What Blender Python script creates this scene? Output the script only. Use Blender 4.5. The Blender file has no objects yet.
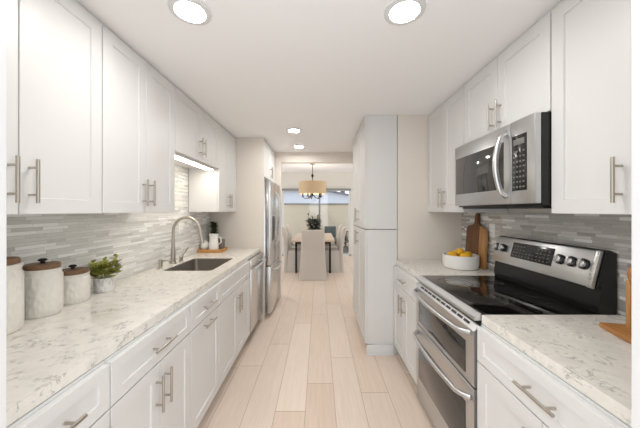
import bpy, bmesh, math, random
from mathutils import Vector, Matrix
random.seed(7)
PI = math.pi
C = bpy.context.scene.collection
sc = bpy.context.scene

# ------------------------------------------------------------------ camera, world, exposure
F, U0, V0, H = 268.0, 319.0, 210.5, 1.44
cd = bpy.data.cameras.new('camera'); cam = bpy.data.objects.new('camera', cd); C.objects.link(cam)
cam.location = (0, 0, H); cam.rotation_euler = (PI/2, 0, 0)
cd.sensor_width = 36; cd.lens = F/640*36
cd.shift_x = (320-U0)/640; cd.shift_y = (V0-214)/640
cd.clip_start = 0.02
sc.camera = cam
w = bpy.data.worlds.new('sky'); sc.world = w; w.use_nodes = True
bg = w.node_tree.nodes['Background']
bg.inputs[0].default_value = (0.93, 0.965, 1.0, 1); bg.inputs[1].default_value = 1.22
vs = sc.view_settings
vs.view_transform = 'Standard'; vs.look = 'None'; vs.gamma = 1; vs.use_curve_mapping = False
vs.exposure = 1.02
LENS_STRENGTH = 70.0
UNDER_STRENGTH = 9.0

# ------------------------------------------------------------------ materials
def lin(c):
    return tuple(((x/255)/12.92 if x/255 <= .04045 else ((x/255+.055)/1.055)**2.4) for x in c)
def mat(name, rgb, rough=.5, metal=0, spec=.5, coat=0, emit=None, estr=0):
    m = bpy.data.materials.new(name); m.use_nodes = True
    b = m.node_tree.nodes['Principled BSDF']
    b.inputs['Base Color'].default_value = (*lin(rgb), 1)
    b.inputs['Roughness'].default_value = rough; b.inputs['Metallic'].default_value = metal
    b.inputs['Specular IOR Level'].default_value = spec
    b.inputs['Coat Weight'].default_value = coat
    if emit:
        b.inputs['Emission Color'].default_value = (*lin(emit), 1); b.inputs['Emission Strength'].default_value = estr
    return m
class NT:
    def __init__(s, m):
        s.m = m; s.n = m.node_tree.nodes; s.l = m.node_tree.links; s.b = s.n['Principled BSDF']
    def new(s, t, **kw):
        n = s.n.new(t)
        for k, v in kw.items(): setattr(n, k, v)
        return n
    def val(s, sock, v):
        if hasattr(v, 'links') or isinstance(v, bpy.types.NodeSocket): s.l.new(v, sock)
        else: sock.default_value = v
    def math(s, op, a, b=0.0, c=0.0):
        n = s.new('ShaderNodeMath', operation=op)
        s.val(n.inputs[0], a); s.val(n.inputs[1], b); s.val(n.inputs[2], c)
        return n.outputs[0]
    def coord(s, scale=(1,1,1), kind='Object'):
        t = s.new('ShaderNodeTexCoord'); mp = s.new('ShaderNodeMapping'); mp.inputs['Scale'].default_value = scale
        s.l.new(t.outputs[kind], mp.inputs[0]); return mp.outputs[0]
    def noise(s, vec, scale, detail=2, rough=.5, dist=0):
        n = s.new('ShaderNodeTexNoise'); s.l.new(vec, n.inputs['Vector'])
        n.inputs['Scale'].default_value = scale; n.inputs['Detail'].default_value = detail
        n.inputs['Roughness'].default_value = rough; n.inputs['Distortion'].default_value = dist
        return n.outputs['Fac']
    def ramp(s, fac, stops, interp='LINEAR'):
        r = s.new('ShaderNodeValToRGB'); r.color_ramp.interpolation = interp
        e = r.color_ramp.elements
        while len(e) < len(stops): e.new(.5)
        for i, (p, c) in enumerate(stops):
            e[i].position = p; e[i].color = (*lin(c), 1) if len(c) == 3 else c
        s.l.new(fac, r.inputs[0]); return r.outputs[0]
    def mix(s, fac, a, b, bt='MIX'):
        n = s.new('ShaderNodeMix', data_type='RGBA', blend_type=bt)
        s.val(n.inputs[0], fac); s.val(n.inputs[6], a); s.val(n.inputs[7], b); return n.outputs[2]
    def bump(s, h, strength=.2, dist=.002):
        n = s.new('ShaderNodeBump'); n.inputs['Strength'].default_value = strength; n.inputs['Distance'].default_value = dist
        s.l.new(h, n.inputs['Height']); s.l.new(n.outputs[0], s.b.inputs['Normal'])
    def base(s, c): s.l.new(c, s.b.inputs['Base Color'])

M = {}
M['cab'] = mat('cabinet_paint', (219,218,216), .38)
M['wall'] = mat('wall_paint', (226,218,208), .7)
M['ceil'] = mat('ceiling_paint', (250,249,249), .8)
M['trimw'] = mat('trim_paint', (222,222,222), .4)
M['diningwall'] = mat('dining_wall_paint', (233,229,221), .7)
M['dark'] = mat('toe_kick_shadow', (120,112,104), .7)
M['nickel'] = mat('brushed_nickel', (186,179,169), .33, 1)
M['black'] = mat('black_plastic', (22,21,20), .4)
M['blackmetal'] = mat('black_metal', (30,28,26), .45, .6)
M['glassblack'] = mat('black_ceramic_glass', (14,13,12), .06, 0, .6)
M['ovenglass'] = mat('dark_oven_glass', (46,45,43), .07, 0, .7, .2)
M['white'] = mat('white_ceramic', (240,238,233), .3)
M['whitep'] = mat('white_plastic', (238,237,232), .4)
M['cream'] = mat('canister_glaze', (226,222,212), .4)
M['linen'] = mat('linen_slipcover', (206,200,193), .9)
M['lemon'] = mat('lemon_skin', (233,178,36), .45)
M['shade'] = mat('drum_shade_fabric', (206,182,148), .8, emit=(255,206,150), estr=.03)
M['lens'] = mat('lamp_lens', (255,250,240), .5, emit=(255,253,250), estr=LENS_STRENGTH)
M['led'] = mat('led_strip', (255,250,240), .5, emit=(255,246,232), estr=UNDER_STRENGTH)
M['leafdark'] = mat('dark_leaf', (58,66,50), .55)
M['leafgreen'] = mat('bright_leaf', (170,172,78), .5)
M['leafmid'] = mat('mid_leaf', (66,84,42), .55)
M['soil'] = mat('soil', (62,50,40), .9)
M['patio'] = mat('patio_concrete', (205,204,200), .8)
M['fence'] = mat('stucco_wall', (228,217,200), .9)
M['fencecap'] = mat('wall_cap', (150,150,148), .8)
M['roof'] = mat('grey_blue_roof', (172,177,190), .8)
M['gravel'] = mat('grey_cup', (120,112,103), .6)
M['display'] = mat('display_glass', (34,34,33), .15)
M['key'] = mat('key_print', (112,110,106), .5)
M['terracotta'] = mat('grey_planter', (120,120,118), .8)
M['seam'] = mat('sink_steel', (176,170,162), .34, 1)

def steel(name, rgb, axis, rough=.28):
    m = mat(name, rgb, rough, 1); t = NT(m)
    sx = [60, 60, 60]; sx[axis] = 1.5
    f = t.noise(t.coord(tuple(sx)), 8, 3)
    r = t.math('MULTIPLY_ADD', f, .16, rough-.08); t.l.new(r, t.b.inputs['Roughness'])
    return m
M['steelx'] = steel('brushed_stainless', (207,207,206), 0)
M['steelz'] = steel('brushed_stainless_upright', (206,206,206), 2, .24)
M['steelr'] = steel('brushed_stainless_range', (203,204,205), 0, .32)

def wood(name, a, b, axis=2, sc_=1.0):
    m = mat(name, a, .5); t = NT(m)
    s = [14*sc_]*3; s[axis] = 1.2*sc_
    f = t.noise(t.coord(tuple(s)), 2.5, 4, .6, .8)
    t.base(t.ramp(f, [(.3, a), (.7, b)])); return m
M['walnut'] = wood('walnut_wood', (128,86,50), (92,58,32), 2)
M['acacia'] = wood('honey_wood', (196,148,92), (168,116,64), 2)
M['lid'] = wood('canister_lid_wood', (134,100,68), (100,70,46), 0)
M['tray'] = wood('tray_wood', (214,164,100), (186,128,68), 0)
M['tabletop'] = wood('pale_table_wood', (214,192,170), (196,170,146), 1)
M['standwood'] = wood('stand_wood', (186,132,74), (160,104,54), 1)

def quartz():
    m = mat('white_quartz', (236,233,226), .16); t = NT(m)
    co = t.coord()
    warp = t.noise(co, 15, 3, .6)
    n1 = t.noise(t.coord((1, .75, 1)), 19, 7, .62, 1.0)
    ridge = t.math('ABSOLUTE', t.math('SUBTRACT', n1, .5))
    vein = t.ramp(ridge, [(0, (1,1,1,1)), (.016, (.5,.5,.5,1)), (.045, (0,0,0,1))])
    mask = t.ramp(warp, [(.50, (0,0,0,1)), (.60, (1,1,1,1))])
    v = t.math('MULTIPLY', vein, mask)
    cloud = t.noise(co, 16, 5, .65)
    basec = t.ramp(cloud, [(.3, (218,213,204)), (.55, (231,226,217)), (.8, (237,233,225))])
    t.base(t.mix(t.math('MULTIPLY', v, .72), basec, (*lin((132,126,120)), 1)))
    return m
M['quartz'] = quartz()

def tiles(name, cols, su=1, mortar=(196,193,186)):
    # linear mosaic: thin horizontal strips along local Y, rows along Z, each strip with its own colour and gloss
    m = mat(name, (200,198,190), .2); t = NT(m)
    tc = t.new('ShaderNodeTexCoord'); sp = t.new('ShaderNodeSeparateXYZ'); t.l.new(tc.outputs['Object'], sp.inputs[0])
    y, z = sp.outputs[1], sp.outputs[2]
    rh = .0178
    zr = t.math('DIVIDE', z, rh); row = t.math('FLOOR', zr); fz = t.math('FRACT', zr)
    wn = t.new('ShaderNodeTexWhiteNoise', noise_dimensions='1D'); t.l.new(row, wn.inputs['W'])
    L = t.math('MULTIPLY_ADD', wn.outputs['Value'], .12, .10)
    off = t.math('MULTIPLY', wn.outputs['Value'], 37.3)
    yr = t.math('ADD', t.math('DIVIDE', y, L), off); col = t.math('FLOOR', yr); fy = t.math('FRACT', yr)
    cb = t.new('ShaderNodeCombineXYZ'); t.l.new(row, cb.inputs[0]); t.l.new(col, cb.inputs[1])
    w2 = t.new('ShaderNodeTexWhiteNoise', noise_dimensions='2D'); t.l.new(cb.outputs[0], w2.inputs['Vector'])
    c = t.ramp(w2.outputs['Value'], cols, 'CONSTANT')
    st = t.noise(t.coord((1, 1.5, 9)), 14, 4, .6, .5)
    c = t.mix(.35, c, t.ramp(st, [(.3, (150,148,142)), (.7, (250,250,248))]), 'SOFT_LIGHT')
    ez = t.math('LESS_THAN', fz, .07)
    ey = t.math('LESS_THAN', t.math('MULTIPLY', fy, L), .0013)
    e = t.math('MAXIMUM', ez, ey)
    t.base(t.mix(e, c, (*lin(mortar), 1)))
    r = t.math('MULTIPLY_ADD', w2.outputs['Color'], .35, .08); t.l.new(r, t.b.inputs['Roughness'])
    t.bump(t.math('ADD', t.math('MULTIPLY', e, -1.0), t.math('MULTIPLY', w2.outputs['Value'], .6)), .5, .0015)
    return m
TC = [(0, (222,222,217)), (.22, (234,233,229)), (.36, (206,205,200)), (.5, (250,249,246)), (.66, (216,215,211)), (.82, (236,235,231)), (.94, (250,249,246))]
M['tile'] = tiles('pale_mosaic_tile', TC)
TD = [(0, (182,179,173)), (.25, (200,197,191)), (.45, (164,161,155)), (.61, (242,240,236)), (.70, (190,186,180)), (.82, (212,209,203)), (.93, (240,238,232))]  # same tile as the left wall, its shade painted in as darker greys
M['tile_shaded'] = tiles('shaded_mosaic_tile', TD, mortar=(166,163,156))

def planks():
    m = mat('oak_plank_floor', (212,190,170), .42); t = NT(m)
    tc = t.new('ShaderNodeTexCoord'); sp = t.new('ShaderNodeSeparateXYZ'); t.l.new(tc.outputs['Object'], sp.inputs[0])
    x, y = sp.outputs[0], sp.outputs[1]
    xr = t.math('DIVIDE', t.math('ADD', x, .10), .2155); row = t.math('FLOOR', xr); fx = t.math('FRACT', xr)
    wn = t.new('ShaderNodeTexWhiteNoise', noise_dimensions='1D'); t.l.new(t.math('ADD', row, 3.7), wn.inputs['W'])
    yr = t.math('ADD', t.math('DIVIDE', y, 1.5), t.math('MULTIPLY', wn.outputs['Value'], 9.0)); col = t.math('FLOOR', yr); fy = t.math('FRACT', yr)
    cb = t.new('ShaderNodeCombineXYZ'); t.l.new(row, cb.inputs[0]); t.l.new(col, cb.inputs[1])
    w2 = t.new('ShaderNodeTexWhiteNoise', noise_dimensions='2D'); t.l.new(cb.outputs[0], w2.inputs['Vector'])
    c = t.ramp(w2.outputs['Value'], [(0, (219,200,184)), (.35, (229,213,199)), (.7, (223,206,192)), (1, (233,218,204))])
    g = t.noise(t.coord((16, 1.1, 1)), 3, 5, .62, .7)
    c = t.mix(.35, c, t.ramp(g, [(.3, (126,112,100)), (.7, (220,212,204))]), 'SOFT_LIGHT')
    ex = t.math('LESS_THAN', fx, .016); ey = t.math('LESS_THAN', fy, .003)
    e = t.math('MAXIMUM', ex, ey)
    t.base(t.mix(e, c, (*lin((168,146,130)), 1)))
    t.bump(t.math('MULTIPLY', e, -1.0), .3, .001)
    return m
M['floor'] = planks()

def glass():
    m = bpy.data.materials.new('clear_pane_glass'); m.use_nodes = True
    n = m.node_tree.nodes; l = m.node_tree.links; n.clear()
    o = n.new('ShaderNodeOutputMaterial'); mx = n.new('ShaderNodeMixShader'); tr = n.new('ShaderNodeBsdfTransparent')
    gl = n.new('ShaderNodeBsdfGlossy'); gl.inputs['Roughness'].default_value = .02
    mx.inputs[0].default_value = .06; tr.inputs[0].default_value = (.97, .98, .98, 1)
    l.new(tr.outputs[0], mx.inputs[1]); l.new(gl.outputs[0], mx.inputs[2]); l.new(mx.outputs[0], o.inputs[0]); return m
M['glass'] = glass()
def fabric(m, s=900):
    t = NT(m); t.bump(t.noise(t.coord(), s, 2), .25, .001)
fabric(M['linen'], 300)
def canister_relief():
    t = NT(M['cream']); v = t.new('ShaderNodeTexVoronoi'); v.inputs['Scale'].default_value = 52
    t.l.new(t.coord((1,1,.6)), v.inputs['Vector']); t.bump(v.outputs['Distance'], .7, .006)
canister_relief()
def potmarble():
    m = mat('marbled_pot', (232,230,226), .4); t = NT(m)
    t.base(t.ramp(t.noise(t.coord((1.4,1.4,.5)), 40, 4, .6, 1), [(.35, (186,184,181)), (.55, (236,234,230))])); return m
M['marblepot'] = potmarble()

# ------------------------------------------------------------------ mesh helpers
class B:
    def __init__(s): s.bm = bmesh.new()
    def box(s, x0, x1, y0, y1, z0, z1, bev=0, seg=2):
        r = bmesh.ops.create_cube(s.bm, size=1)
        vs_ = r['verts']
        for v in vs_:
            v.co = Vector((x0+(v.co.x+.5)*(x1-x0), y0+(v.co.y+.5)*(y1-y0), z0+(v.co.z+.5)*(z1-z0)))
        if bev:
            es = list({e for v in vs_ for e in v.link_edges})
            bmesh.ops.bevel(s.bm, geom=es, offset=bev, segments=seg, affect='EDGES', profile=.5)
        return s
    def rings(s, loops, closed=True, cap0=True, cap1=True):
        rs = [[s.bm.verts.new(p) for p in lp] for lp in loops]
        n = len(rs[0])
        for a, b in zip(rs, rs[1:]):
            for i in range(n if closed else n-1):
                j = (i+1) % n
                try: s.bm.faces.new((a[i], a[j], b[j], b[i]))
                except ValueError: pass
        if cap0: s.bm.faces.new(list(reversed(rs[0])))
        if cap1: s.bm.faces.new(rs[-1])
        return s
    def lathe(s, prof, cx=0, cy=0, cz=0, seg=28, cap0=True, cap1=True):
        return s.rings([[(cx+max(r, 1e-4)*math.cos(2*PI*i/seg), cy+max(r, 1e-4)*math.sin(2*PI*i/seg), cz+z) for i in range(seg)] for r, z in prof], True, cap0, cap1)
    def tube(s, pts, r, seg=10, radii=None):
        pts = [Vector(p) for p in pts]; loops = []; up = None
        for i, p in enumerate(pts):
            d = (pts[min(i+1, len(pts)-1)]-pts[max(i-1, 0)]).normalized()
            if up is None:
                up = d.orthogonal().normalized()
            up = (up-d*up.dot(d)).normalized(); sd = d.cross(up)
            rr = radii[i] if radii else r
            loops.append([p+(up*math.cos(2*PI*k/seg)+sd*math.sin(2*PI*k/seg))*rr for k in range(seg)])
        return s.rings(loops)
    def loft(s, secs, seg=5):
        # secs: (cx, cy, z, w, d, r) rounded rectangles
        loops = []
        for cx, cy, z, w_, d_, r in secs:
            lp = []
            for qx, qy, a0 in ((1,1,0), (-1,1,90), (-1,-1,180), (1,-1,270)):
                for k in range(seg+1):
                    a = math.radians(a0+90*k/seg)
                    lp.append((cx+qx*(w_/2-r)+r*math.cos(a), cy+qy*(d_/2-r)+r*math.sin(a), z))
            loops.append(lp)
        return s.rings(loops)
    def prism(s, poly, axis, a, b, bev=0):
        # poly in the two other axes (in order x,y,z without axis)
        def P(p, t):
            q = list(p); q.insert(axis, t); return tuple(q)
        n0 = len(s.bm.verts)
        s.rings([[P(p, a) for p in poly], [P(p, b) for p in poly]])
        if bev:
            s.bm.verts.ensure_lookup_table()
            vs_ = s.bm.verts[n0:]; es = list({e for v in vs_ for e in v.link_edges})
            bmesh.ops.bevel(s.bm, geom=es, offset=bev, segments=2, affect='EDGES', profile=.5)
        return s
    def panel(s, x0, x1, z0, z1, t=.02, fr=.062, rec=.007):
        # shaker front: outer face at y = 0, back at y = t, recessed centre panel
        def R(i, y): return [(x0+i, y, z0+i), (x1-i, y, z0+i), (x1-i, y, z1-i), (x0+i, y, z1-i)]
        return s.rings([R(0, t), R(0, .0015), R(.0015, 0), R(fr, 0), R(fr+.0025, rec)])
    def leaf(s, p, d, L, W, curl=.25):
        d = d.normalized(); sd = d.cross(Vector((0,0,1)))
        if sd.length < .1: sd = Vector((1,0,0))
        sd.normalize(); up = sd.cross(d)
        a = s.bm.verts.new(p); e = s.bm.verts.new(p+d*L-up*L*curl)
        m1 = p+d*L*.35+up*L*.06; m2 = p+d*L*.7-up*L*curl*.35
        l1 = s.bm.verts.new(m1+sd*W*.5); r1 = s.bm.verts.new(m1-sd*W*.5); c1 = s.bm.verts.new(m1-up*W*.12)
        l2 = s.bm.verts.new(m2+sd*W*.4); r2 = s.bm.verts.new(m2-sd*W*.4); c2 = s.bm.verts.new(m2-up*W*.12)
        for f in ((a,l1,c1), (a,c1,r1), (l1,l2,c2,c1), (c1,c2,r2,r1), (l2,e,c2), (c2,e,r2)): s.bm.faces.new(f)
        return s
    def xf(s, m):
        s.bm.transform(m); return s
    def build(s, name, m, parent=None, loc=None, recenter=False, ang=35):
        bmesh.ops.recalc_face_normals(s.bm, faces=s.bm.faces[:])
        if recenter:
            xs = [v.co.x for v in s.bm.verts]; ys = [v.co.y for v in s.bm.verts]; zs = [v.co.z for v in s.bm.verts]
            loc = Vector(((min(xs)+max(xs))/2, (min(ys)+max(ys))/2, min(zs)))
            s.bm.transform(Matrix.Translation(-loc))
        me = bpy.data.meshes.new(name); s.bm.to_mesh(me); s.bm.free()
        for p in me.polygons: p.use_smooth = True
        me.set_sharp_from_angle(angle=math.radians(ang))
        me.materials.append(m)
        o = bpy.data.objects.new(name, me); C.objects.link(o)
        if loc is not None: o.location = loc
        if parent: o.parent = parent
        return o
def tag(o, label, cat, group=None):
    o['label'] = label; o['category'] = cat
    if group: o['group'] = group
    return o
def thing(name, label, cat, loc=(0,0,0), rz=0, group=None):
    o = bpy.data.objects.new(name, None); C.objects.link(o); o.empty_display_size = .05
    o.location = loc; o.rotation_euler = (0, 0, rz)
    return tag(o, label, cat, group)
def struct(name, b, m):
    o = b.build(name, m); o['kind'] = 'structure'; return o
def copy_thing(o, loc, label, rz=None):
    r = o.copy(); C.objects.link(r); r.location = loc; r['label'] = label
    if rz is not None: r.rotation_euler = (0, 0, rz)
    for ch in list(o.children):
        c = ch.copy(); C.objects.link(c); c.parent = r
        for g in ch.children:
            d = g.copy(); C.objects.link(d); d.parent = c
    return r
def LM(x, y, z=0): return (x, y, z)
LEFT, RIGHT = PI/2, -PI/2

# ------------------------------------------------------------------ setting
XF, XC, XU, XW, CT, ZC = .747, .772, 1.092, 1.44, .945, 2.40
YEND = 4.42
struct('floor', B().box(-3, 3, -.6, 8.72, -.06, 0), M['floor'])
struct('ceiling', B().box(-1.6, 1.6, .36, YEND+.06, ZC, ZC+.06), M['ceil'])
struct('wall_left', B().box(-1.56, -XW, .36, YEND, 0, ZC), M['wall'])
struct('wall_right', B().box(XW, 1.56, .36, 2.80, 0, ZC), M['wall'])
struct('wall_pantry', B().box(.79, XW, 2.69, 2.80, 0, ZC), M['wall'])
struct('wall_passage', B().box(.79, .90, 2.80, YEND, 0, ZC), M['wall'])
struct('wall_near_left', B().box(-1.56, -.577, .36, .497, 0, ZC, .004), M['trimw'])
struct('wall_near_right', B().box(.577, 1.56, .36, .497, 0, ZC, .004), M['trimw'])
struct('wall_end', B().box(-3, -.627, YEND, YEND+.12, 0, 2.67).box(.70, 3, YEND, YEND+.12, 0, 2.67).box(-.627, .70, YEND, YEND+.12, 2.235, 2.67), M['wall'])
struct('baseboard_pantry', B().box(.475, .742, 2.668, 2.689, 0, .095, .003).box(.47, .742, 2.655, 2.668, 0, .018, .004), M['trimw'])
# dining room shell
YB = 8.6
DX0, DX1, DZ = -1.20, 1.03, 2.13
struct('ceiling_dining', B().box(-3, 3, YEND+.12, YB+.12, 2.67, 2.73), M['ceil'])
struct('wall_dining_left', B().box(-3.1, -3, YEND, 5.0, 0, 2.73).box(-3.1, -3, 8.2, YB+.12, 0, 2.73).box(-3.1, -3, 5.0, 8.2, 0, .3).box(-3.1, -3, 5.0, 8.2, 2.3, 2.73), M['diningwall'])  # unseen window opening added so daylight fills the dining room
struct('wall_dining_right', B().box(3, 3.1, YEND, 5.0, 0, 2.73).box(3, 3.1, 8.2, YB+.12, 0, 2.73).box(3, 3.1, 5.0, 8.2, 0, .3).box(3, 3.1, 5.0, 8.2, 2.3, 2.73), M['diningwall'])  # unseen opening added on this side too, for more daylight
struct('wall_dining_back', B().box(-3, DX0, YB, YB+.12, 0, 2.67).box(DX1, 3, YB, YB+.12, 0, 2.67).box(DX0, DX1, YB, YB+.12, DZ, 2.67), M['diningwall'])
dr = B().box(DX0, DX0+.07, YB-.02, YB+.1, 0, DZ).box(DX1-.07, DX1, YB-.02, YB+.1, 0, DZ).box(DX0, DX1, YB-.02, YB+.1, DZ-.06, DZ).box(DX0, DX1, YB-.02, YB+.1, 0, .03)
d = struct('door_1', dr, M['trimw'])
B().box(-.01, .045, YB+.0, YB+.06, .03, DZ-.06).build('mullion', M['fencecap'], d)
B().box(DX0+.07, -.01, YB+.035, YB+.041, .03, DZ-.06).build('pane', M['glass'], d)
B().box(.045, DX1-.07, YB+.035, YB+.041, .03, DZ-.06).build('pane', M['glass'], d)
tag(B().box(DX0+.02, DX1-.02, YB-.075, YB-.03, 2.075, 2.14, .01).build('roller_shade', M['fencecap'], recenter=True), 'grey rolled-up shade along the top of the glass patio door', 'shade')
# outside
struct('patio_ground', B().box(-8, 8, YB+.13, 24, -.08, -.02), M['patio'])
tag(B().box(-7, 7, 10.25, 10.42, -.02, 1.66).build('garden_wall', M['fence'], recenter=True), 'beige stucco garden wall beyond the glass patio door', 'wall')
tag(B().box(-7, 7, 10.22, 10.45, 1.661, 1.72, .005).build('wall_coping', M['fencecap'], recenter=True), 'grey coping strip along the top of the beige garden wall', 'coping')
tag(B().box(-6, 6, YB+.13, 9.6, 2.55, 2.65).build('added_sky_blocker', M['trimw'], recenter=True), 'added unseen white slab outside the glass door, keeping sky light off the garden wall', 'sky blocker')  # unseen slab added to hold sky light back from the garden wall
hs = thing('neighbor_house', 'pale blue-grey house with dark sloping roof edge beyond the garden wall', 'house', (0, 17, -.02))
B().prism([(-5, 0), (2.1, 0), (2.1, 2.36), (.3, 2.70), (-5, 2.70)], 1, 0, 3).build('walls', M['roof'], hs)
B().prism([(.3, 2.715), (2.5, 2.30), (2.5, 2.38), (.3, 2.82), (-5.3, 2.82), (-5.3, 2.715)], 1, -.25, 3.2).build('roof', mat('dark_roof', (92,96,104), .8), hs)
B().box(1.45, 1.75, 1, 1.3, 2.40, 2.86).build('chimney', mat('chimney_brick', (70,70,74), .8), hs)

# ------------------------------------------------------------------ cabinets
def bar_pull(parent, x, z, vertical=True, L=.165, post=.102, off=.034):
    b = B(); r = .0062
    if vertical:
        b.tube([(x, -off, z-L/2), (x, -off, z+L/2)], r, 12)
        for s in (-1, 1): b.tube([(x, .001, z+s*post/2), (x, -off, z+s*post/2)], .0048, 10)
    else:
        b.tube([(x-L/2, -off, z), (x+L/2, -off, z)], r, 12)
        for s in (-1, 1): b.tube([(x+s*post/2, .001, z), (x+s*post/2, -off, z)], .0048, 10)
    return b.build('handle', M['nickel'], parent)
G = .0022
def door(root, x0, x1, z0, z1, hx=None, hz=None, fr=.062, horiz=False, name='door'):
    o = B().panel(x0+G, x1-G, z0, z1, fr=fr).build(name, M['cab'], root)
    if hx is not None: bar_pull(o, hx, hz, not horiz)
    return o
def base_cab(label, loc, rz, w, kind, group=None):
    t = thing('base_cabinet', label, 'cabinet', loc, rz, group)
    dp = XW-XF-.012
    if kind == 'sink':
        B().box(.0005, .018, .0215, dp, .10, .902).box(w-.018, w-.0005, .0215, dp, .10, .902).box(.018, w-.018, .0215, .06, .10, .902).box(.018, w-.018, dp-.012, dp, .10, .902).box(.0005, w-.0005, .085, dp, .001, .12).build('body', M['cab'], t)
    else:
        B().box(0.0005, w-.0005, .0215, dp, .10, .902).box(.0005, w-.0005, .085, dp, .001, .10).build('body', M['cab'], t)
    zd, zt = .728, .893
    if kind in ('drawer2', 'drawer1', 'pullout'):
        door(t, 0, w, zd+.006, zt, w/2, (zd+.006+zt)/2, .045, True, 'drawer')
    else:
        door(t, 0, w, zd+.006, zt, fr=.045, name='false_front')
    if kind in ('drawer2', 'sink'):
        door(t, 0, w/2, .106, zd, w/2-.034, .60); door(t, w/2, w, .106, zd, w/2+.034, .60)
    elif kind == 'drawer1':
        door(t, 0, w, .106, zd, w-.034, .60)
    else:
        door(t, 0, w, .106, zd, w/2, zd-.035, .062, True, 'pullout_front')
    return t
def wall_cab(label, loc, rz, w, z0, z1=2.378, hz=None, depth=XW-XU-.014):
    t = thing('wall_cabinet', label, 'cabinet', loc, rz)
    loc = t.location; loc.z = z0; h = z1-z0
    B().box(.0005, w-.0005, .0215, depth, 0, h).box(.0005, w-.0005, .016, depth, h-.001, ZC-z0-.001).build('body', M['cab'], t)
    hh = .125 if hz is None else hz
    door(t, 0, w/2, .001, h, w/2-.034, hh); door(t, w/2, w, .001, h, w/2+.034, hh)
    return t
# left run (faces +X)
base_cab('white base cabinet with one drawer, nearest on the left by the doorway', (-XF, .515, 0), LEFT, .445, 'drawer1')
base_cab('white base cabinet with a drawer over two doors, below the potted plant', (-XF, .962, 0), LEFT, .600, 'drawer2')
base_cab('white base cabinet with horizontal pulls on drawer and single front, beside sink cabinet', (-XF, 1.564, 0), LEFT, .449, 'pullout')
base_cab('white sink base cabinet with blank top front, next to the dishwasher', (-XF, 2.015, 0), LEFT, .887, 'sink')
wall_cab('white wall cabinet above the canisters, nearest on the left', (-XU, .60, 0), LEFT, .751, 1.425)
wall_cab('white two-door wall cabinet above the small green plant on the left', (-XU, 1.353, 0), LEFT, .680, 1.425)
wall_cab('short white wall cabinet above the sink', (-XU, 2.035, 0), LEFT, .892, 1.895)
wall_cab('white wall cabinet between sink and refrigerator, its side panel showing', (-XU, 2.929, 0), LEFT, .596, 1.425)
wall_cab('short white cabinet above the refrigerator', (-.725, 3.558, 0), LEFT, .842, 1.89, depth=XW-.725-.01, hz=.11)
# right run (faces -X)
base_cab('white base cabinet right of the range, nearest on the right', (XF, 1.268, 0), RIGHT, .738, 'drawer2')
base_cab('white base cabinet left of the range, below the fruit bowl', (XF, 2.686, 0), RIGHT, .640, 'drawer2')
wall_cab('tall white wall cabinet right of the microwave', (XU, 1.262, 0), RIGHT, .66, 1.425)
wall_cab('short white wall cabinet above the microwave', (XU, 2.019, 0), RIGHT, .754, 1.912, hz=.11)
wall_cab('white two-door wall cabinet left of the microwave', (XU, 2.686, 0), RIGHT, .664, 1.425)
# pantry
def pantry(label, z0, z1, hz, toe):
    w = .945
    t = thing('pantry_cabinet', label, 'cabinet', (.462, 3.638, z0), RIGHT)
    h = z1-z0
    b = B()
    if toe: b.box(0, w, .0215, .322, .10, h).box(0, w, .075, .322, .001, .10)
    else: b.box(0, w, .0215, .322, 0, h)
    b.build('body', M['cab'], t)
    zb = .106 if toe else .003
    for k in (0, 1):
        door(t, k*w/2, (k+1)*w/2, zb, h-.004, w/2+(-.034, .034)[k], hz)
    return t
pantry('lower half of the tall white pantry, standing on the floor', 0, 1.247, 1.13, True)
pantry('upper half of the tall white pantry, reaching the ceiling', 1.254, 2.398, .13, False)
# refrigerator panel
tag(B().box(-1.438, -.725, 3.53, 3.553, 0, 2.398, .0015).build('end_panel', M['wall'], recenter=True), 'cream full-height panel between dishwasher and refrigerator', 'panel')

# ------------------------------------------------------------------ counters and backsplash
def slab(x0, x1, y0, y1, z0, z1, hole=None):
    b = B(); bm = b.bm; es = []
    def loop(pts):
        v = [bm.verts.new((p[0], p[1], z1)) for p in pts]
        return [bm.edges.new((v[i], v[(i+1) % len(v)])) for i in range(len(v))]
    es += loop([(x0,y0), (x1,y0), (x1,y1), (x0,y1)])
    if hole: es += loop(hole)
    bmesh.ops.triangle_fill(bm, use_beauty=True, use_dissolve=False, edges=es)
    r = bmesh.ops.extrude_face_region(bm, geom=bm.faces[:])
    bmesh.ops.translate(bm, vec=(0, 0, z0-z1), verts=[e for e in r['geom'] if isinstance(e, bmesh.types.BMVert)])
    return b
def rrect(x0, x1, y0, y1, r, n=5):
    pts = []
    for cx, cy, a0 in ((x1-r, y1-r, 0), (x0+r, y1-r, 90), (x0+r, y0+r, 180), (x1-r, y0+r, 270)):
        for k in range(n+1):
            a = math.radians(a0+90*k/n); pts.append((cx+r*math.cos(a), cy+r*math.sin(a)))
    return pts
SX0, SX1, SY0, SY1 = -1.30, -.885, 2.20, 2.80
tag(slab(-1.437, -XC, .502, 3.527, .905, CT, rrect(SX0, SX1, SY0, SY1, .035)).build('countertop', M['quartz'], recenter=True), 'long white veined countertop with sink cut-out on the left', 'countertop')
tag(slab(XC, 1.437, .502, 1.272, .905, CT).build('countertop', M['quartz'], recenter=True), 'white veined countertop right of the range, holding wooden stand', 'countertop')
tag(slab(XC, 1.437, 2.044, 2.687, .905, CT).build('countertop', M['quartz'], recenter=True), 'short white veined countertop left of the range under the fruit bowl', 'countertop')
tag(B().box(-1.4385, -1.430, .502, 2.034, CT+.001, 1.4235).box(-1.4385, -1.430, 2.034, 2.927, CT+.001, 1.893).box(-1.4385, -1.430, 2.927, 3.527, CT+.001, 1.4235).build('backsplash', M['tile'], recenter=True), 'pale mosaic strip tile backsplash behind the sink', 'backsplash')
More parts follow.
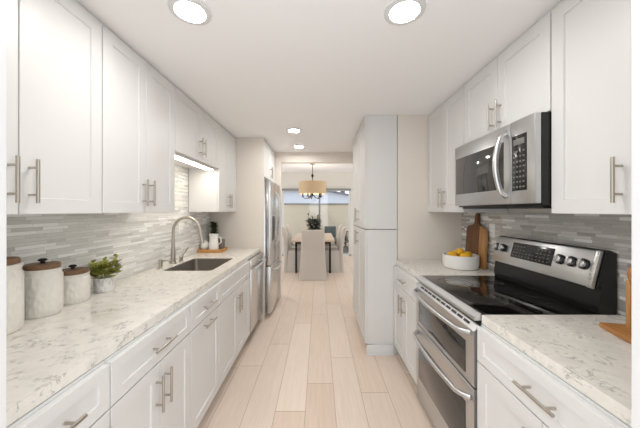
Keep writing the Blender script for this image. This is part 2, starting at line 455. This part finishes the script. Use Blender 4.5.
tag(B().box(1.430, 1.4385, .502, 2.687, CT+.001, 1.4235).build('backsplash', M['tile_shaded'], recenter=True), 'mosaic strip tile backsplash behind the range, coloured darker as in shade', 'backsplash')

# sink, faucet
sk = thing('sink', 'rectangular stainless undermount sink set in the left countertop', 'sink', ((SX0+SX1)/2, (SY0+SY1)/2, .70))
def rr3(gx, z, r): return [(x-(SX0+SX1)/2, y-(SY0+SY1)/2, z) for x, y in rrect(SX0-gx, SX1+gx, SY0-gx, SY1+gx, r)]
B().rings([rr3(-.0012, .236, .0345), rr3(-.004, .06, .04), rr3(-.015, .02, .04), rr3(-.04, .012, .03)], cap0=False).build('basin', M['seam'], sk)
B().lathe([(.045, .0125), (.045, .016), (.03, .017), (.02, .0135)], 0, .0).build('drain', M['nickel'], sk)
fx, fy = -1.355, 2.49
fc = thing('faucet', 'brushed nickel gooseneck faucet behind the sink', 'faucet', (fx, fy, CT+.0005))
pts = [(0,0,.06), (0,0,.27)]
for k in range(0, 13):
    a = PI-PI*k/12*.93; pts.append((.125+.125*math.cos(a), 0, .305+.125*math.sin(a)))
pts += [(.262, 0, .255)]
B().lathe([(.029, 0), (.029, .012), (.022, .016), (.0215, .10), (.0165, .15), (.015, .21), (.0145, .25)]).build('base', M['nickel'], fc)
B().tube(pts, .0135, 14).build('spout', M['nickel'], fc)
B().tube([(.256, 0, .275), (.262, 0, .245), (.270, 0, .20), (.272, 0, .188)], .017, 14, [.0145, .017, .019, .019]).build('spray_head', M['nickel'], fc)
hb = B().lathe([(.021, 0), (.021, .008), (.017, .012), (.017, .055), (.012, .06)], .035, .075)
hb.tube([(.035, .075, .052), (.06, .10, .09), (.085, .12, .135)], .006, 10, [.009, .007, .0055]).build('lever', M['nickel'], fc)
so = thing('soap_dispenser', 'small brushed nickel soap pump beside the faucet', 'soap dispenser', (-1.36, 2.30, CT+.0005))
B().lathe([(.021, 0), (.021, .006), (.015, .01), (.015, .05), (.017, .052), (.017, .072), (.008, .076)]).build('base', M['nickel'], so)
B().tube([(0,0,.066), (.04,0,.068), (.085,0,.062)], .006, 10).build('spout', M['nickel'], so)

# ------------------------------------------------------------------ dishwasher
dw = thing('dishwasher', 'stainless dishwasher between sink cabinet and refrigerator panel', 'dishwasher', (-XF, 2.908, 0), LEFT)
B().box(0, .60, .03, .66, .09, .90).box(0, .60, .08, .66, .001, .09).build('body', M['black'], dw)
B().box(.003, .597, -.012, .028, .11, .80, .004).build('door', M['steelz'], dw)
B().box(.003, .597, -.012, .028, .804, .898, .004).build('control_panel', M['steelx'], dw)
hb = B().tube([(.03, -.05, .80), (.57, -.05, .80)], .011, 12)
for x in (.05, .55): hb.tube([(x, -.01, .80), (x, -.05, .80)], .009, 10)
hb.build('handle', M['steelx'], dw)

# ------------------------------------------------------------------ refrigerator
fr = thing('refrigerator', 'stainless french-door refrigerator with water dispenser and curved handles', 'refrigerator', (-.64, 3.572, 0), LEFT)
fw = .815
B().box(.004, fw-.004, .075, .765, .03, 1.83, .004).box(.03, fw-.03, .10, .70, .001, .03).build('body', M['steelz'], fr)
def fdoor(x0, x1, z0, z1, name='door'):
    return B().box(x0, x1, 0, .07, z0, z1, .012, 3).build(name, M['steelz'], fr)
d1 = fdoor(.002, fw/2-.003, .70, 1.845); d2 = fdoor(fw/2+.003, fw-.002, .70, 1.845); d3 = fdoor(.002, fw-.002, .06, .692, 'freezer_drawer')
def arc_handle(par, p, q, bow, r=.012):
    p, q = Vector(p), Vector(q); pts = []
    for k in range(17):
        t_ = k/16; e = min(1, min(t_, 1-t_)/.09)
        y = -.004-bow*(.55*math.sin(e*PI/2)+.45*math.sin(PI*t_))
        pts.append(p.lerp(q, t_)+Vector((0, y, 0)))
    return B().tube(pts, r, 12).build('handle', M['steelx'], par)
arc_handle(d1, (fw/2-.055, 0, .95), (fw/2-.055, 0, 1.70), .062)
arc_handle(d2, (fw/2+.055, 0, .95), (fw/2+.055, 0, 1.70), .062)
arc_handle(d3, (.10, 0, .63), (fw-.10, 0, .63), .065)
B().box(.10, .29, -.003, .004, 1.03, 1.36, .002).build('dispenser', M['black'], d1)

# ------------------------------------------------------------------ range
RW = .762
rg = thing('range', 'stainless double-oven electric range with black glass cooktop', 'range', (.74, 2.0395, 0), RIGHT)
B().box(.001, RW-.001, .04, .68, .02, .905, .002).box(.03, RW-.03, .10, .6, .001, .02).build('body', M['black'], rg)
B().box(.002, RW-.002, .034, .60, .918, .946, .003).build('cooktop', M['glassblack'], rg)
B().prism([(0.0, .915), (.034, .915), (.034, .949), (.028, .9495), (.002, .930)], 0, 0, RW).build('front_trim', M['steelr'], rg)
cbm = mat('burner_mark', (62,58,54), .12)
for bx, by, r in ((.20, .19, .11), (.56, .20, .085), (.19, .45, .075), (.56, .46, .10)):
    q = B(); seg = 40
    for r0, r1 in ((r-.004, r), (r*.62-.003, r*.62)):
        q.rings([[(bx+rr*math.cos(2*PI*i/seg), by+rr*math.sin(2*PI*i/seg), z) for i in range(seg)] for rr, z in ((r0, .9462), (r0, .9466), (r1, .9466), (r1, .9462))], cap0=False, cap1=False)
    q.build('burner', cbm, rg)
def oven_door(z0, z1, hz, vents):
    prof = [(.038, z0), (.002, z0), (0, z0+.002), (0, z1-.030), (.026, z1), (.038, z1)] if vents else [(.038, z0), (.002, z0), (0, z0+.002), (0, z1-.004), (.004, z1), (.038, z1)]
    o = B().prism(prof, 0, .002, RW-.002).build('oven_door', M['steelr'], rg)
    B().box(.055, RW-.075, -.0025, .002, z0+.03, z1-.105, .001).build('window', M['ovenglass'], o)
    hb = B(); pts = []
    for k in range(25):
        t_ = k/24; e = min(1, min(t_, 1-t_)/.09)
        pts.append((.025+t_*(RW-.05), -.002-.040*math.sin(e*PI/2)-.022*math.sin(PI*t_), hz))
    hb.tube(pts, .0135, 12).build('handle', M['steelr'], o)
    if vents:
        for g in range(10):
            x = .065+g*.0645
            B().box(x, x+.050, -.002, .002, -.007, .007).xf(Matrix.Translation((0, .014, z1-.014)) @ Matrix.Rotation(-math.atan2(.026, .030), 4, 'X')).build('vent', M['black'], o)
oven_door(.592, .890, .846, True)
oven_door(.175, .580, .530, False)
B().box(.002, RW-.002, .005, .039, .03, .168, .003).build('kick_panel', M['steelr'], rg)
# back guard
B().prism([(.597, .9465), (.590, .985), (.606, 1.075), (.585, 1.07), (.63, 1.245), (.645, 1.25), (.68, 1.235), (.68, .9065), (.61, .9065)], 0, .0, RW, 0).build('riser', M['black'], rg)
bgp = Matrix.Translation((0, .570, 1.068)) @ Matrix.Rotation(-math.atan2(.045, .175), 4, 'X')
bk = B().box(.012, RW-.034, -.004, .014, 0, .182, .004).xf(bgp).build('control_panel', M['steelr'], rg)
B().box(RW-.033, RW-.006, -.008, .012, -.004, .184, .004).xf(bgp).build('end_cap', M['steelx'], rg)
B().box(.19, .515, -.0055, -.003, .055, .158, .001).xf(bgp).build('display', M['display'], bk)
kb = B()
for i in range(11):
    for j in range(4):
        if 4 <= i <= 6 and j >= 2: continue
        kb.box(.207+i*.027, .220+i*.027, -.0061, -.0054, .068+j*.021, .074+j*.021)
kb.xf(bgp).build('key_legend', M['key'], bk)
kn = None
for x in (.045, .105, .565, .632, .700-.003):
    q = B(); mt = Matrix.Translation((x, -.004, .105)) @ Matrix.Rotation(PI/2, 4, 'X')
    q.lathe([(.027, 0), (.0275, .012), (.025, .014)], seg=24).xf(bgp @ mt)
    kk = q.build('knob', M['black'], bk)
    q = B(); q.lathe([(.021, .0135), (.0195, .026), (.016, .028)], seg=24); q.box(-.0055, .0055, -.021, .021, .027, .036, .002); q.xf(bgp @ mt)
    q.build('knob_cap', M['steelx'], bk)

# ------------------------------------------------------------------ microwave
mw = thing('microwave', 'stainless over-range microwave with curved handle', 'microwave', (1.022, 2.018, 1.452), RIGHT)
MW = .752
B().box(.001, MW-.001, .032, .395, .012, .455, .003).box(.02, MW-.02, .05, .38, 0, .012).build('body', M['black'], mw)
do = B().box(.001, .585, 0, .03, .022, .454, .004).build('door', M['steelr'], mw)
B().box(.022, .535, -.002, .003, .105, .365, .001).build('window', M['ovenglass'], do)
pts = []
for k in range(21):
    t_ = k/20; e = min(1, min(t_, 1-t_)/.06)
    pts.append((.555+.006*math.sin(PI*t_), -.002-.022*math.sin(e*PI/2)-.040*math.sin(PI*t_), .065+t_*.345))
B().tube(pts, .014, 12).build('handle', M['steelx'], do)
cp = B().box(.588, MW-.001, 0, .03, .022, .454, .004).build('control_panel', M['steelr'], mw)
B().box(.600, .700, -.002, .003, .09, .375, .001).build('keypad', M['display'], cp)
kb = B()
for i in range(4):
    for j in range(8): kb.box(.610+i*.022, .622+i*.022, -.003, -.0018, .105+j*.026, .113+j*.026)
kb.box(.612, .688, -.003, -.0018, .325, .355)
kb.build('key_legend', M['key'], cp)

# ------------------------------------------------------------------ lamps
def can(x, y, label, r=.067):
    t = thing('recessed_light', label, 'ceiling light', (x, y, ZC-.012), 0, 'recessed ceiling lights')
    B().lathe([(r+.030, .0115), (r+.028, .004), (r+.004, 0), (r, .003), (r, .0115)], cap0=False, cap1=False).build('trim_ring', M['trimw'], t)
    B().lathe([(r-.001, .0115), (r-.001, .005), (r*.6, .0035), (.001, .003)], cap0=True, cap1=True).build('lens', M['lens'], t)
    return t
c0 = can(-.617, 1.285, 'round recessed ceiling light at upper left')
for (x, y, lb) in ((.41, 1.285, 'round recessed ceiling light at upper right'), (-.298, 3.20, 'round recessed ceiling light in front of the farthest one'), (-.30, 4.0, 'round recessed ceiling light farthest away, by the header')):
    copy_thing(c0, (x, y, ZC-.012), lb)
ul = thing('under_cabinet_light', 'slim white light bar under the short cabinet above the sink', 'light', (-1.17, 2.48, 1.872))
B().box(-.045, .045, -.40, .40, .004, .0215, .003).build('housing', M['whitep'], ul)
B().box(-.035, .035, -.39, .39, 0, .0035).build('diffuser', M['led'], ul)
# chandelier
ch = thing('chandelier', 'drum shade chandelier with black arms above the dining table', 'chandelier', (-.17, 7.0, 1.80))
B().lathe([(.065, .868), (.06, .845), (.02, .83)]).build('canopy', M['nickel'], ch)
B().lathe([(.008, .835), (.008, .60), (.03, .57), (.034, .54), (.012, .50), (.010, .46), (.010, .10), (.028, .07), (.02, .03), (.005, .0)], seg=16).build('stem', M['blackmetal'], ch)
seg = 40
B().rings([[(r*math.cos(2*PI*i/seg), r*math.sin(2*PI*i/seg), z) for i in range(seg)] for r, z in ((.355, .075), (.355, .385), (.35, .385), (.35, .075), (.355, .075))], cap0=False, cap1=False).build('drum_shade', M['shade'], ch)
for k in range(5):
    a = 2*PI*k/5+.5; dx, dy = math.cos(a), math.sin(a)
    am = B().tube([(dx*.02, dy*.02, .06), (dx*.10, dy*.10, -.03), (dx*.20, dy*.20, -.05), (dx*.255, dy*.255, .0)], .009, 8).build('arm', M['blackmetal'], ch)
    B().lathe([(.004, -.01), (.03, .0), (.03, .012), (.016, .014), (.016, .13)], dx*.255, dy*.255, seg=12).build('candle_sleeve', M['blackmetal'], am)

for k in range(3):
    a = 2*PI*k/3
    ld = bpy.data.lights.new('bulb', 'POINT'); ld.energy = 2; ld.color = (1, .93, .84); ld.shadow_soft_size = .03
    lo = bpy.data.objects.new('bulb', ld); C.objects.link(lo); lo.parent = ch; lo.location = (.16*math.cos(a), .16*math.sin(a), .24)
# ------------------------------------------------------------------ dining set
tb = thing('dining_table', 'pale wood dining table with black metal legs', 'table', (-.137, 7.05, 0))
B().box(-.50, .50, -.97, .97, .725, .765, .006).build('tabletop', M['tabletop'], tb)
for sx in (-1, 1):
    for sy in (-1, 1):
        x, y = sx*.39, sy*.86
        B().box(x-.022, x+.022, y-.022, y+.022, 0, .724).build('leg', M['blackmetal'], tb)
B().box(-.41, .41, -.885, -.855, .67, .7235).box(-.41, .41, .855, .885, .67, .7235).build('apron', M['blackmetal'], tb)
def chair(label, loc, rz):
    t = thing('dining_chair', label, 'chair', loc, rz, 'slipcovered dining chairs')
    # faces +Y; origin under the middle of the seat
    B().loft([(0,-.255,.002,.60,.075,.02), (0,-.245,.25,.54,.075,.02), (0,-.24,.50,.505,.08,.025), (0,-.268,.78,.49,.095,.035), (0,-.318,.97,.475,.095,.035), (0,-.338,1.03,.455,.075,.03), (0,-.345,1.045,.42,.04,.018)]).build('backrest', M['linen'], t)
    B().loft([(0,.03,.40,.50,.46,.03), (0,.03,.47,.505,.465,.035), (0,.03,.495,.48,.44,.05), (0,.03,.50,.40,.36,.05)]).build('seat', M['linen'], t)
    q = B()
    q.loft([(0,.035,.002,.585,.515,.02), (0,.033,.2,.545,.49,.02), (0,.03,.399,.51,.47,.03)])
    q.build('skirt', M['linen'], t)
    return t
c1 = chair('grey slipcovered dining chair at the near end of the table, back to the kitchen', (-.125, 5.80, 0), 0)
for x, y, rz, lb in ((-.535, 6.53, -PI/2, 'nearer grey slipcovered dining chair on the left of the table'),
                     (-.535, 7.34, -PI/2, 'farther grey slipcovered dining chair on the left of the table'),
                     (.285, 6.53, PI/2, 'nearer grey slipcovered dining chair on the right of the table'),
                     (.285, 7.34, PI/2, 'farther grey slipcovered dining chair on the right of the table')):
    copy_thing(c1, (x, y, 0), lb, rz)
def foliage(n, spread, zlo, zhi, L, W, up=.3, core=.3):
    b = B()
    for k in range(n):
        a = random.uniform(0, 2*PI); rr = spread*math.sqrt(random.random()); z = random.uniform(zlo, zhi)
        d_ = Vector((math.cos(a), math.sin(a), random.uniform(-.2, 1)*.8+up))
        p = Vector((rr*math.cos(a)*.8, rr*math.sin(a)*.8, z))
        b.leaf(p, d_, L*random.uniform(.7, 1.2), W*random.uniform(.7, 1.2))
    return b
vp = thing('table_plant', 'leafy dark green plant in a grey pot on the dining table', 'plant', (-.13, 6.75, .766))
B().lathe([(.07, 0), (.10, .05), (.105, .14), (.085, .17), (.08, .165), (.08, .15)]).build('pot', M['terracotta'], vp)
fb = foliage(330, .17, .15, .44, .10, .05)
for k in range(7):
    a = k*.9; dx, dy = math.cos(a)*.16, math.sin(a)*.12
    top = Vector((dx, dy, .42+.12*random.random()+(.12 if k == 3 else 0)))
    fb.tube([(0,0,.14), (dx*.5, dy*.5, .30), top], .004, 6)
    for j in range(7): fb.leaf(Vector((dx, dy, 0))*(.5+j*.08)+Vector((0,0,.28+(top.z-.28)*j/6)), Vector((random.uniform(-1,1), random.uniform(-1,1), .5)), .085, .04)
fb.build('foliage', M['leafdark'], vp)
# patio plant and bench
pp = thing('patio_plant', 'dark spiky plant in a low pot outside the glass door at right', 'plant', (.92, 9.35, -.02))
B().lathe([(.10, 0), (.14, .10), (.15, .20), (.13, .20), (.12, .17)]).build('pot', M['terracotta'], pp)
fb = B()
for k in range(46):
    a = random.uniform(0, 2*PI); z = random.uniform(.2, .72)
    fb.leaf(Vector((0,0,z)), Vector((math.cos(a), math.sin(a), random.uniform(-.3, 1.0))), .30, .08, .3)
fb.tube([(0,0,.15), (.02,0,.75)], .03, 8).build('foliage', M['leafdark'], pp)
bn = thing('patio_bench', 'dark grey-green outdoor bench beside the garden wall, behind the dining table', 'bench', (.42, 9.80, -.02))
tm = mat('teal_bench', (78,96,98), .7)
B().box(-.21, .21, -.25, .22, .36, .44, .01).build('seat', tm, bn)
B().box(-.21, .21, .17, .22, .45, .87, .01).build('backrest', tm, bn)
for sx in (-1, 1):
    for yy in (-.22, .19): B().box(sx*.18-.02, sx*.18+.02, yy-.02, yy+.02, 0, .359).build('leg', M['blackmetal'], bn)

# ------------------------------------------------------------------ counter objects, left
def canister(label, x, y, r, h):
    t = thing('canister', label, 'canister', (x, y, CT+.0006), 0, 'ceramic canisters')
    B().lathe([(r*.92, 0), (r*.99, .008), (r, .03), (r*1.0, h*.80), (r*.985, h*.86), (r*.93, h*.89), (r*.93, h*.93), (r*.97, h*.95), (r*.97, h)], seg=40).build('jar', M['cream'], t)
    l = B().lathe([(r*.86, h+.0005), (r*.89, h+.003), (r*.89, h+.016), (r*.86, h+.022), (r*.5, h+.0240), (.001, h+.024)], seg=40).build('lid', M['lid'], t)
    B().lathe([(.010, h+.0242), (.008, h+.032), (.017, h+.037), (.017, h+.043), (.01, h+.047)], seg=16).build('knob', M['blackmetal'], l)
canister('tall cream ceramic canister half hidden by the doorway edge', -1.318, 1.075, .092, .275)
canister('middle cream ceramic canister with wooden lid', -1.325, 1.285, .073, .218)
canister('smallest cream ceramic canister, next to the potted plant', -1.343, 1.462, .074, .152)
sp = thing('potted_plant', 'small bright green plant in a marbled white pot on the left counter', 'plant', (-1.325, 1.655, CT+.0006))
B().lathe([(.046, 0), (.050, .004), (.055, .085), (.050, .085), (.048, .072), (.001, .070)], seg=28).build('pot', M['marblepot'], sp)
fb = foliage(260, .088, .085, .165, .034, .028, .55)
for k in range(6):
    a = k*1.05+.3; e = Vector((.06*math.cos(a), .075*math.sin(a), .17+.03*random.random()))
    fb.tube([(0,0,.07), e*.6+Vector((0,0,.03)), e], .0018, 6)
    for j in range(6): fb.leaf(e*(.75+.05*j), Vector((random.uniform(-1,1), random.uniform(-1,1), .6)), .036, .024)
fb.build('foliage', M['leafgreen'], sp)
# tray group
tr = tag(B().loft([(0,0,0,.28,.24,.02), (0,0,.034,.28,.25,.02), (0,0,.036,.265,.235,.015), (0,0,.022,.255,.225,.015)]).build('wooden_tray', M['tray'], loc=(-1.288, 3.255, CT+.0006)), 'honey wood tray on the left counter by the end panel', 'tray')
TZ = CT+.0006+.0226
jg = thing('pitcher', 'white ceramic pitcher on the wooden tray', 'pitcher', (-1.262, 3.215, TZ))
B().lathe([(.052, 0), (.056, .01), (.052, .09), (.046, .14), (.05, .175), (.054, .19), (.049, .19), (.042, .14)], seg=28).build('body', M['white'], jg)
B().tube([(.045, 0, .155), (.085, 0, .15), (.088, 0, .09), (.05, 0, .06)], .007, 8).build('handle', M['white'], jg)
tag(B().lathe([(.025, 0), (.045, .02), (.052, .05), (.042, .085), (.022, .10), (.024, .112), (.018, .112), (.016, .10)], seg=28).build('bud_vase', M['white'], loc=(-1.372, 3.225, TZ)), 'round white vase beside the pitcher on the wooden tray', 'vase')
tag(B().lathe([(.036, 0), (.042, .005), (.044, .115), (.039, .115), (.037, .02)], seg=28).build('cup', M['gravel'], loc=(-1.205, 3.30, TZ)), 'grey-brown cup behind the pitcher on the wooden tray', 'cup')
hp = thing('herb_plant', 'dark green plant in a white pot behind the tray vases', 'plant', (-1.345, 3.43, CT+.0006))
B().lathe([(.036, 0), (.042, .005), (.047, .12), (.043, .12), (.04, .10), (.001, .10)], seg=28).build('pot', M['white'], hp)
foliage(360, .034, .11, .33, .042, .019, .8).build('foliage', M['leafmid'], hp)
def outlet(label, x, y, z, rz, gangs):
    t = thing('wall_outlet', label, 'outlet', (x, y, z), rz)
    wd = .07+.046*(gangs-1)
    p = B().box(-wd/2, wd/2, -.006, 0, -.057, .057, .002).build('cover_plate', M['whitep'], t)
    for g in range(gangs):
        cx = (g-(gangs-1)/2)*.046
        B().box(cx-.017, cx+.017, -.008, -.005, -.033, .033, .002).build('receptacle', M['white'], p)
        q = B()
        for s in (-1, 1):
            for dx in (-.006, .006): q.box(cx+dx-.001, cx+dx+.001, -.0088, -.0075, s*.017-.004, s*.017+.004)
        q.build('slot', M['black'], p)
outlet('white double outlet plate on the pale tile behind the faucet', -1.4295, 2.78, 1.255, LEFT, 2)
outlet('white outlet plate on the shade-toned tile beside the cutting board', 1.4295, 2.205, 1.275, RIGHT, 1)

# ------------------------------------------------------------------ counter objects, right
bx, by = 1.226, 2.325
tag(B().lathe([(.118, 0), (.132, .004), (.142, .03), (.143, .112), (.139, .115), (.135, .112), (.133, .03), (.12, .014), (.001, .013)], seg=44).build('fruit_bowl', M['white'], loc=(bx, by, CT+.0006)), 'round white bowl of lemons on the right counter', 'bowl')
def lemon(): return B().lathe([(.001, -.045), (.007, -.041), (.012, -.036), (.026, -.026), (.032, -.008), (.032, .008), (.026, .026), (.012, .036), (.006, .042), (.001, .044)], seg=20)
lm = None
LP = [(-.072, .0, .098, .3, 'lemon at the left front of the bowl'), (.0, -.075, .098, 1.4, 'lemon at the near right of the bowl'), (.072, .01, .097, 2.2, 'lemon at the back right of the bowl by the cutting board'),
      (.005, .073, .098, .9, 'lemon at the far side of the bowl'), (-.002, .0, .125, 2.7, 'lemon resting on top in the middle of the bowl')]
for i, (x, y, z, a, lb) in enumerate(LP):
    if lm is None:
        lm = lemon().build('lemon', M['lemon']); o = lm
    else:
        o = lm.copy(); C.objects.link(o)
    o.location = (bx+x, by+y, CT+z+.012); o.rotation_euler = (PI/2, 0, a); tag(o, 'yellow '+lb, 'lemon', 'lemons in the white bowl')
# hidden lower lemons that carry the visible ones
for i, (x, y) in enumerate(((-.055, -.04), (.05, -.045), (.0, .06))):
    o = lm.copy(); C.objects.link(o); o.location = (bx+x, by+y, CT+.048); o.rotation_euler = (PI/2, 0, i*1.3)
    tag(o, 'yellow lemon in the lower layer inside the white bowl', 'lemon', 'lower lemons in the white bowl')
# cutting board leaning on the tile: local plane x (along wall) / z, leaning back
cbd = thing('cutting_board', 'walnut paddle cutting board with light strip leaning on the shade-toned tile', 'cutting board', (1.375, 2.385, CT+.002), RIGHT)
lean = Matrix.Rotation(-math.radians(3.6), 4, 'X')
def outline(x0, x1):
    return [(x0, 0), (x1, 0), (x1, .33)] if False else None
b_ = B().prism([(-.15, .012), (-.138, 0), (.052, 0), (.052, .362), (.030, .378), (.024, .40), (.024, .455), (.014, .468), (-.014, .468), (-.024, .455), (-.024, .40), (-.03, .378), (-.06, .36), (-.125, .355), (-.15, .33)], 1, 0, .02, .002).xf(lean)
b_.build('board', M['walnut'], cbd)
b_ = B().prism([(.0525, 0), (.138, 0), (.15, .012), (.15, .29), (.13, .33), (.08, .352), (.0525, .360)], 1, 0, .02, .002).xf(lean)
b_.build('light_strip', M['acacia'], cbd)
# wooden stand at far right
ws = thing('wooden_stand', 'honey wood stand with upright paddle at the right edge of the counter', 'stand', (1.264, 1.011, CT+.0006), -math.radians(15))
B().box(-.105, .12, -.13, .105, 0, .022, .004).build('base', M['standwood'], ws)
B().box(-.043, .0, .045, .065, .0225, .215, .004).build('post', M['acacia'], ws)
pl = [(.005+.058*math.cos(2*PI*k/28), .240+.055*math.sin(2*PI*k/28)) for k in range(28)]
B().prism(pl, 1, .0255, .0445, .003).build('paddle', M['standwood'], ws)
